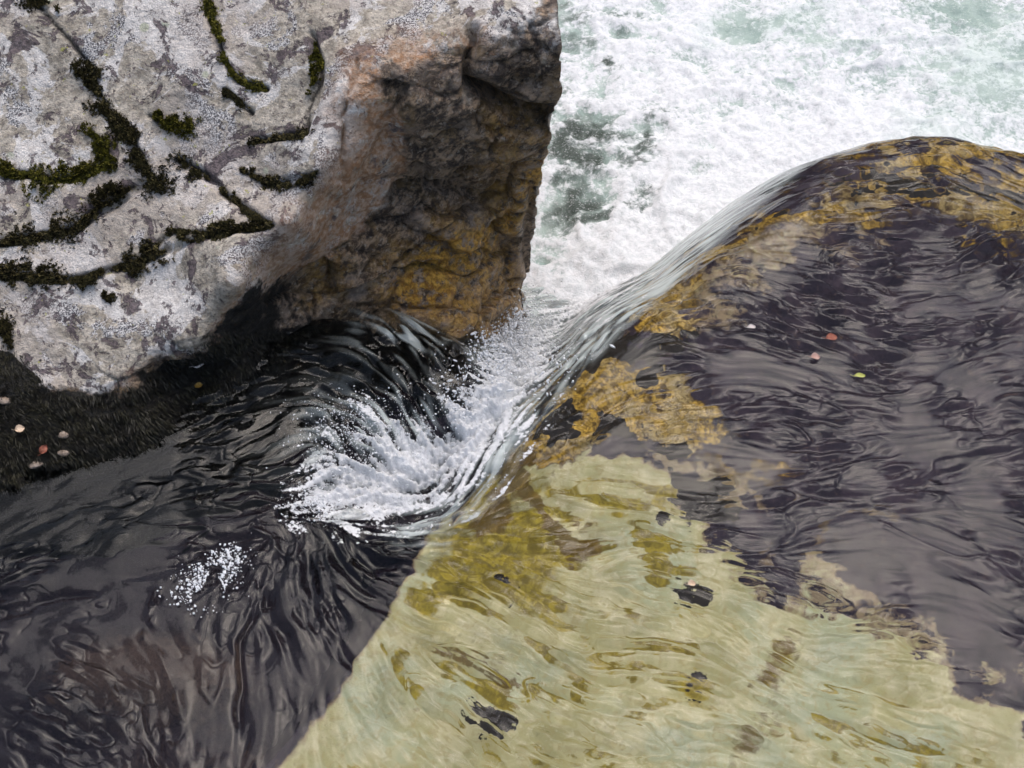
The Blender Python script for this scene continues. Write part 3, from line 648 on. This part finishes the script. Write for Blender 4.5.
facet = (cid * .042 + cid2 * .007).reshape(nv, nc); joint = (sstep(.12, .0, d2 - d1) * .018 + sstep(.2, 0, e2 - e1) * .003).reshape(nv, nc)
jointm = np.clip(sstep(.10, .0, d2 - d1) + .25 * sstep(.14, 0, e2 - e1), 0, 1).reshape(nv, nc)
rimf = 1 - .75 * np.exp(-((EX - ext(Rx(BPY))) / 16) ** 2)
disp += wetm * rimf * (1 - weedm * .5) * (fol * .022 + facet - joint + fbm(f3, 5, 4, .6, seed=123).reshape(nv, nc) * .045)
def bstroke(pts, w): return np.exp(-(seg_dist(EX + jb * .25, EY + jb2 * .25, pts) / w) ** 2)
# clefts: dark slot, vertical crease, joints on the top
for pts, w_, a_ in [([(484, 94), (500, 102), (516, 110), (542, 118)], 8, -.22), ([(472, 30), (470, 60), (472, 96)], 7, -.10), ([(400, 194), (460, 188), (474, 172)], 6, -.10), ([(470, 190), (485, 200), (500, 190)], 6, -.06), ([(310, 30), (318, 60), (316, 110), (300, 132), (255, 140)], 3, -.018),
                    ([(205, 0), (220, 50), (232, 78), (262, 88)], 3, -.018), ([(222, 90), (250, 112)], 3, -.012), ([(82, 60), (100, 110), (120, 135)], 4, -.016), ([(0, 175), (60, 178), (100, 168)], 4, -.02), ([(0, 240), (70, 230), (110, 205), (150, 180), (130, 150)], 5, -.025),
                    ([(0, 275), (80, 282), (140, 262), (200, 235), (270, 225), (240, 200), (175, 160)], 4, -.022), ([(262, 185), (315, 178)], 3, -.015), ([(356, 60), (346, 120), (340, 180)], 4, -.006), ([(440, 130), (470, 122), (520, 80)], 4, -.03), ([(390, 120), (372, 160), (360, 200)], 6, -.02), ([(532, 190), (528, 250), (527, 310)], 5, -.04), ([(505, 210), (512, 270), (505, 320)], 4, -.03)]:
    disp += a_ * bstroke(pts, w_)
disp += .05 * np.exp(-(((EX - 520) / 36) ** 2 + ((EY - 92) / 10) ** 2))
CRK = [[(205, 0), (216, 30), (224, 60), (236, 80), (264, 88)], [(222, 90), (250, 112)], [(82, 62), (98, 94), (112, 118), (132, 142), (145, 172), (160, 188)], [(0, 172), (40, 180), (86, 173), (106, 165), (104, 146), (86, 130)], [(0, 240), (74, 226), (98, 206), (130, 186)], [(0, 274), (60, 280), (100, 272), (140, 262), (168, 232), (232, 228), (272, 224), (240, 200), (205, 174), (176, 157)],
       [(240, 168), (264, 182), (290, 187), (316, 178)], [(310, 30), (316, 76), (308, 110), (306, 130), (254, 142)], [(356, 60), (342, 120), (346, 180)], [(150, 114), (190, 127)], [(32, 0), (70, 40), (84, 64)]]
crackm = np.maximum.reduce([bstroke(c, 2.6) for c in CRK]); disp -= .012 * crackm; crackm = np.maximum(crackm, jointm * wetm * .5)
Pd = Pb + Nb * disp[..., None]
boulder = mesh_obj('boulder', Pd.reshape(-1, 3), grid_faces(nv, nc), M_boulder)
for k, a in (('wet', wetm), ('orange', oram), ('pink', pinkm), ('weed', weedm), ('crack', crackm)): attr(boulder, k, a.ravel())
tag(boulder, 'huge grey lichen covered boulder with dark wet orange stained side', 'boulder')
dud = np.gradient(Pd, axis=1); dvd = np.gradient(Pd, axis=0); Nd = np.cross(dvd, dud); Nd /= np.linalg.norm(Nd, axis=-1, keepdims=True) + 1e-9
if Nd[100, 100, 2] < 0: Nd = -Nd
def on_boulder(px, py):
    v = (py + 130) / 705 * (nv - 1); u = (px - Lx) / (Rx(py) - Lx) * (nu - 1)
    i = np.clip(np.rint(v), 0, nv - 1).astype(int); j = np.clip(np.rint(u), 0, nu - 1).astype(int)
    return Pd[i, j], Nd[i, j]

# ------------------------------------------------------------------ moss cushions in the joints
def tufts(P, Nn, size, rnd, blades=6, spread=.9, lean=None, wid=.28):
    vs, fs = [], []
    n = len(P)
    for b in range(blades):
        r1 = rnd.standard_normal((n, 3)); t = np.cross(Nn, r1); t /= np.linalg.norm(t, axis=1, keepdims=True) + 1e-9
        up = Nn + t * (spread * rnd.random((n, 1))) * (b > 0)
        if lean is not None: up = up + lean
        up /= np.linalg.norm(up, axis=1, keepdims=True); sd_ = np.cross(up, r1); sd_ /= np.linalg.norm(sd_, axis=1, keepdims=True) + 1e-9
        L = size[:, None] * (.7 + .6 * rnd.random((n, 1))); w_ = L * wid
        a, c, d, e = P - sd_ * w_ * .6, P + sd_ * w_ * .6, P + up * L * .6 + sd_ * w_, P + up * L
        k = len(vs) * n
        vs += [a, c, d, e]; q = np.arange(n)
        fs.append(np.stack([k + q, k + n + q, k + 2 * n + q, k + 3 * n + q], 1))
    return np.concatenate(vs), np.concatenate(fs)
MOSS = [([(30, 2), (48, 6), (60, 12)], 8, 0, 'small dark moss tuft at the top left corner of the boulder'),
        ([(206, 0), (214, 24), (222, 40)], 6, 1, 'narrow green moss string running down a crack from the top edge'),
        ([(221, 55), (230, 74), (248, 86), (264, 87)], 6, 1, 'curved bright green moss string hooking right along the crack'),
        ([(222, 91), (232, 98), (242, 107)], 7, 0, 'short oval moss cushion just under the hooked moss string'),
        ([(311, 42), (315, 60), (315, 76), (309, 93)], 5, 1, 'thin bright green moss line beside the boulder rounded shoulder'),
        ([(252, 141), (272, 136), (290, 136), (308, 130)], 7, 0, 'level moss strip below the shoulder of the boulder'),
        ([(82, 66), (90, 80), (98, 94)], 9, 0, 'dark brown moss cushion alone in the upper left crack'),
        ([(97, 104), (106, 112), (116, 122), (132, 140)], 9, 0, 'ragged dark moss cushion slanting down toward the branching moss'),
        ([(157, 113), (168, 124), (190, 126)], 9, 1, 'rounded green moss cushion in the middle of bare grey rock'),
        ([(88, 131), (104, 146), (108, 164), (86, 172), (58, 174)], 9, 1, 'thick green moss hook bent like a letter J'),
        ([(0, 166), (18, 175), (42, 178), (36, 188)], 11, 1, 'broad green moss mat at the left edge of the boulder'),
        ([(132, 150), (142, 172), (160, 186)], 12, 0, 'forked dark moss patch beside the moss hook'),
        ([(128, 188), (106, 192), (96, 210), (74, 226), (40, 234), (0, 240)], 12, 0, 'long dark moss band sweeping down left across the boulder'),
        ([(176, 157), (186, 168), (205, 173)], 7, 0, 'small blackish moss strip right of the forked patch'),
        ([(240, 168), (252, 173), (264, 180), (286, 186), (314, 178)], 6, 0, 'thin dark moss line curving below the level strip'),
        ([(220, 185), (238, 198), (244, 210), (262, 222)], 6, 0, 'thin black moss trail leading toward the rusty edge'),
        ([(168, 231), (200, 235), (232, 226), (270, 224)], 8, 0, 'low blackish moss strip along the lower ledge of the boulder'),
        ([(116, 268), (136, 264), (150, 252), (160, 258)], 11, 0, 'clumped black moss above the lowest pale rock face'),
        ([(0, 270), (30, 277), (58, 278), (86, 284), (100, 272)], 13, 0, 'thick black moss band above the lowest pale rock face'),
        ([(0, 318), (6, 332), (10, 346)], 8, 0, 'little black moss patch on the left rim of the lowest face'),
        ([(106, 294), (110, 296)], 6, 0, 'tiny black moss dot on the lowest pale face')]
for pts, w_, g, lab in MOSS:
    rnd = np.random.default_rng(int(pts[0][0] * 7 + pts[0][1] * 13 + 5))
    pts = np.array(pts, float); seg = np.hypot(*(pts[1:] - pts[:-1]).T); tot = seg.sum()
    n = int(max(260, (tot + 2 * w_) * w_ * 3.0))
    t = rnd.random(n) * tot; cs = np.r_[0, np.cumsum(seg)]; qx = np.interp(t, cs, pts[:, 0]); qy = np.interp(t, cs, pts[:, 1])
    lump = np.clip(.9 + 2.1 * fbm(np.stack([t * .10 + pts[0][0], t * 0, t * 0], 1), 1.0, 3, .6, seed=int(w_)), .18, 1.8)
    rr = np.sqrt(rnd.random(n)) * w_ * lump * np.where(rnd.random(n) < .06, 1.8, 1.0); an = rnd.random(n) * 6.283
    qx = qx + rr * np.cos(an); qy = qy + rr * np.sin(an) * .85
    nzm = fbm(np.stack([qx, qy, qx * 0], 1), .11, 3, .6, seed=19) + .55 * (1 - rr / (w_ * lump)); kk = nzm > -.02
    qx, qy, rr, n = qx[kk], qy[kk], rr[kk], int(kk.sum())
    P, Nn = on_boulder(qx, qy)
    Nn = Nn + np.array([0, 0, .3]); Nn /= np.linalg.norm(Nn, axis=1, keepdims=True)
    dome = np.sqrt(np.clip(1 - (rr / (w_ * 1.1)) ** 2, 0, 1)) * w_ * .0026 * rnd.random(n) ** .4
    V_, F_ = tufts(P + Nn * (dome[:, None] - .004), Nn, np.full(n, .011) * (.6 + .8 * rnd.random(n)), rnd, 6, 1.2)
    o = mesh_obj('moss_cushion', V_, F_, M_moss_green if g else M_moss_dark, smooth=False)
    tag(o, lab, 'moss', 'moss cushions in the cracks of the boulder')

# wet weed hanging at the waterline
rnd = np.random.default_rng(77)
n = 42000
qx = rnd.uniform(-120, 330, n); qy = rnd.uniform(330, 500, n)
top = np.interp(qx, [-200, 8, 24, 45, 60, 130, 190, 240, 290, 330], [342, 348, 364, 386, 396, 392, 358, 308, 288, 296]); bot = np.interp(qx, [-200, 0, 100, 170, 230, 330], [530, 492, 466, 442, 392, 322])
k = (qy > top - 3 + rnd.normal(0, 4, n)) & (qy < bot + 6); qx, qy = qx[k], qy[k]
P, Nn = on_boulder(qx, qy)
wv = fbm(P, 6, 3, seed=301); lean = np.stack([.9 + 1.1 * wv, -1.2 + .8 * wv, -1.0 + 0 * wv], 1) * (.8 + .7 * rnd.random((len(P), 1)))
lean -= Nn * (lean * Nn).sum(1, keepdims=True) * 1.0
V_, F_ = tufts(P - Nn * .004, Nn, .009 + .030 * rnd.random(len(P)) ** 2, rnd, 3, .8, lean, .055)
wdo = mesh_obj('wet_weed', V_, F_, M_weed, smooth=False)
tag(wdo, 'black wet weed matted along the waterline under the boulder', 'water weed', kind='stuff')

# ------------------------------------------------------------------ fallen leaves and small stones
def ico(c, r, rnd, sq=(1, 1, 1), sub=2, amp=.15):
    bm = bmesh.new(); bmesh.ops.create_icosphere(bm, subdivisions=sub, radius=1)
    P = np.array([v.co[:] for v in bm.verts]); f = [[v.index for v in fc.verts] for fc in bm.faces]; bm.free()
    P = P * (1 + amp * fbm(P + rnd.random(3) * 50, 1.3, 3)[:, None]) * np.array(sq) * r
    return P + c, f
def leaf(name, p, nrm, length, width, rot, mat, lab, grp):
    nrm = np.array(nrm) / np.linalg.norm(nrm); a = np.array([math.cos(rot), math.sin(rot), 0]); a -= nrm * (a @ nrm); a /= np.linalg.norm(a); b = np.cross(nrm, a)
    vs, fs = [], []; ns = 12
    for i in range(ns + 1):
        t = i / ns; hw = width * .5 * math.sin(math.pi * (t * .94 + .03)) ** .7 * (1 + .08 * math.sin(i * 2.3))
        for j, s_ in enumerate((-1, -.5, 0, .5, 1)):
            vs.append(np.array(p) + a * (t - .5) * length + b * hw * s_ + nrm * (.003 + .006 * s_ * s_ + .004 * math.sin(t * 5)))
    for i in range(ns):
        for j in range(4): fs.append([i * 5 + j, i * 5 + j + 1, i * 5 + j + 6, i * 5 + j + 5])
    k = len(vs)
    for i in range(5):                                # stalk
        t = i / 4
        c = np.array(p) - a * (.5 * length + t * length * .35) + nrm * (.004 + .004 * t) + b * .15 * length * t * t
        vs += [c - b * .0011, c + b * .0011, c + nrm * .002]
    for i in range(4):
        for j in range(3): fs.append([k + i * 3 + j, k + i * 3 + (j + 1) % 3, k + (i + 1) * 3 + (j + 1) % 3, k + (i + 1) * 3 + j])
    o = mesh_obj('fallen_leaf', np.array(vs), fs, mat)
    tag(o, lab, 'leaf', grp); return o
ML = {'beige': mat_simple('beige_leaf', (.50, .36, .24), (.66, .52, .38), 60, .6), 'red': mat_simple('red_leaf', (.22, .06, .035), (.34, .13, .08), 60, .5), 'green': mat_simple('lime_leaf', (.42, .45, .10), (.60, .60, .20), 60, .5),
      'pink': mat_simple('pink_leaf', (.40, .24, .19), (.52, .36, .30), 60, .5), 'pale': mat_simple('pale_leaf', (.55, .48, .44), (.70, .64, .60), 60, .5), 'ochre': mat_simple('ochre_leaf', (.30, .17, .03), (.42, .26, .06), 60, .5)}
G_L = 'fallen leaves on the water and weed'
def water_at(px, py, dz=0.):
    p = at(px, py, 0.); i_, j_ = np.interp(p[1], ys, np.arange(len(ys))), np.interp(p[0], xs, np.arange(len(xs)))
    return [p[0], p[1], float(bil(GZ2, np.array([i_]), np.array([j_]))[0]) + dz]
for (x, y, c, L_, w_, r_, where, lab) in [(20, 430, 'beige', .042, .038, .3, 'b', 'round beige leaf lying on the black weed at far left'), (45, 449, 'red', .045, .036, 1.2, 'b', 'reddish brown leaf on the black weed beside pale stones'),
        (200, 367, 'pale', .052, .020, -.5, 'b', 'narrow pale leaf stuck on dark weed under the boulder edge'), (199, 388, 'ochre', .045, .036, .4, 'b', 'ochre leaf at the waterline below the narrow pale leaf'),
        (752, 325, 'pale', .045, .026, .2, 'w', 'pale leaf on the pool, nearest to the ochre ledge'), (830, 342, 'red', .060, .042, .2, 'w', 'dark red leaf floating on the purple pool'), (815, 358, 'pink', .046, .040, .1, 'w', 'pinkish leaf floating just below the red leaf'),
        (860, 375, 'green', .058, .026, .1, 'w', 'yellow green leaf floating alone at the right of the pink leaf'), (691, 587, 'beige', .036, .032, .2, 's', 'small round orange beige leaf on a dark spot of the pale slab')]:
    if where == 'b':
        P, Nn = on_boulder(np.array([x]), np.array([y])); p, nn = P[0] + Nn[0] * .012, Nn[0]
    elif where == 'w': p, nn = water_at(x, y, .007), (.06, -.1, 1)
    else: p, nn = water_at(x, y, .004), (0, 0, 1)
    leaf('fallen_leaf', p, nn, L_ * .85, w_ * .85, r_, ML[c], lab, G_L)
M_stone = mat_simple('pale_pebble', (.20, .15, .11), (.38, .31, .25), 50, .6)
for (x, y, r_, sq, lab) in [(63, 435, .020, (1.2, .8, .5), 'pale pebble above the red leaf on black weed'), (64, 453, .019, (1.3, .7, .5), 'pale pebble to the right of the red leaf'), (36, 464, .027, (1.1, .9, .45), 'largest pale brown pebble below the red leaf'), (4, 400, .024, (1.2, .8, .5), 'cream pebble at the left edge in the black weed')]:
    P, Nn = on_boulder(np.array([x]), np.array([y])); V_, F_ = ico(P[0] - Nn[0] * .002, r_, np.random.default_rng(x), sq, 3, .45)
    tag(mesh_obj('pebble', V_, F_, M_stone), lab, 'pebble', 'pale pebbles caught in the weed')

# ------------------------------------------------------------------ spray: droplets and bubbles
def drops(name, C, Rr, mat, lab, sub=1, rnd=rng, elong=0.):
    bm = bmesh.new(); bmesh.ops.create_icosphere(bm, subdivisions=sub, radius=1)
    P = np.array([v.co[:] for v in bm.verts]); f = np.array([[v.index for v in fc.verts] for fc in bm.faces]); bm.free()
    st = np.ones((len(C), 1, 3)); st[:, 0] *= np.exp(rnd.normal(0, .18, (len(C), 3)))
    ax = rnd.standard_normal((len(C), 3)) * np.array([1, .6, 1]) + np.array([-.4, .2, .5]); ax /= np.linalg.norm(ax, axis=1, keepdims=True)
    el = (1 + elong * rnd.random(len(C)) ** 4)[:, None, None]
    Q = P[None] * st; Q = Q + (Q @ ax[:, :, None]) * ax[:, None, :] * (el - 1)
    V_ = (C[:, None] + Q * Rr[:, None, None]).reshape(-1, 3); F_ = (f[None] + (np.arange(len(C)) * len(P))[:, None, None]).reshape(-1, 3)
    return tag(mesh_obj(name, V_, F_, mat), lab, name.replace('_', ' '), kind='stuff')
rnd = np.random.default_rng(8)
C, Rr = [], []
def spray(px, py, spx, spy, n, h0, h1, r0, r1):
    qx, qy = rnd.normal(px, spx, n), rnd.normal(py, spy, n)
    b = at(qx, qy, 0.); z, _ = water_level(b[:, 0], b[:, 1])
    for _ in range(8): b = at(qx, qy, z); z = np.maximum(water_level(b[:, 0], b[:, 1])[0], PD)
    hh = h0 + (h1 - h0) * rnd.random(n) ** 2
    b = at(qx, qy, z + hh); C.append(b); Rr.append(r0 + (r1 - r0) * rnd.random(n) ** 3)
spray(380, 455, 36, 26, 900, .02, .14, .0010, .0045)
spray(330, 445, 16, 22, 260, .01, .08, .0010, .004)
spray(320, 505, 18, 10, 220, .01, .06, .0015, .005)
spray(455, 395, 10, 18, 200, .03, .14, .0015, .006)
spray(520, 350, 24, 20, 1800, .03, .28, .0015, .007)
spray(505, 335, 14, 14, 700, .03, .30, .002, .009)
spray(515, 325, 9, 10, 300, .05, .42, .002, .009)
spray(365, 420, 30, 16, 700, .0, .05, .001, .004)
spray(525, 315, 16, 18, 600, .05, .4, .0015, .006)
drops('spray', np.concatenate(C), np.concatenate(Rr), M_drop, 'white water drops thrown up from the notch beside the boulder', elong=2.2)
n = 1100; tt = rnd.random(n) ** .7; qx, qy = 238 - 44 * tt + rnd.normal(0, 9 + 7 * tt, n), 548 + 50 * tt + rnd.normal(0, 6 + 4 * tt, n); k = (((qx - 212) / 60) ** 2 + ((qy - 575) / 55) ** 2 < 1) & (fbm(np.stack([qx, qy, qx * 0], 1), .07, 2, seed=3) > -.3); qx, qy = qx[k], qy[k]
b = at(qx, qy, .004)
drops('bubbles', b + np.array([0, 0, .006]), .0014 + .0045 * rnd.random(len(b)) ** 4, M_drop, 'small cluster of white bubbles on the dark pool surface', 2)

# ------------------------------------------------------------------ unseen dark hills added for the water to mirror, lowered behind for fill
an = np.linspace(0, 2 * math.pi, 181); rings = []
hv = fbm(np.stack([np.cos(an) * 3, np.sin(an) * 3, an * 0], 1), 1.0, 4, seed=201); hv[-1] = hv[0]
for q, (rad, hh) in enumerate([(24, -2.2), (30, 3.0), (38, 11), (46, 18), (54, 22)]):
    jit = np.random.default_rng(q).normal(0, .5, 181); jit[-1] = jit[0]
    rings.append(np.stack([rad * np.cos(an), rad * np.sin(an), hh * (1 + .22 * hv) * np.where(hh > 0, .30 + .70 * sstep(-.5, .3, np.sin(an)), 1) + jit * (q > 0)], 1))
hl = mesh_obj('unseen_hills', np.concatenate(rings), grid_faces(5, 181), M_unseen_hill); tag(hl, 'unseen dark valley sides added for the stream to mirror', 'unseen_hills', kind='structure')
gx = np.linspace(-30, 30, 31); g0 = np.stack(np.meshgrid(gx, gx), -1).reshape(-1, 2)
gr_ = mesh_obj('ground', np.c_[g0, np.full(len(g0), -2.4)], grid_faces(31, 31), M_bed); tag(gr_, 'dark ground under the stream', 'ground', kind='structure')
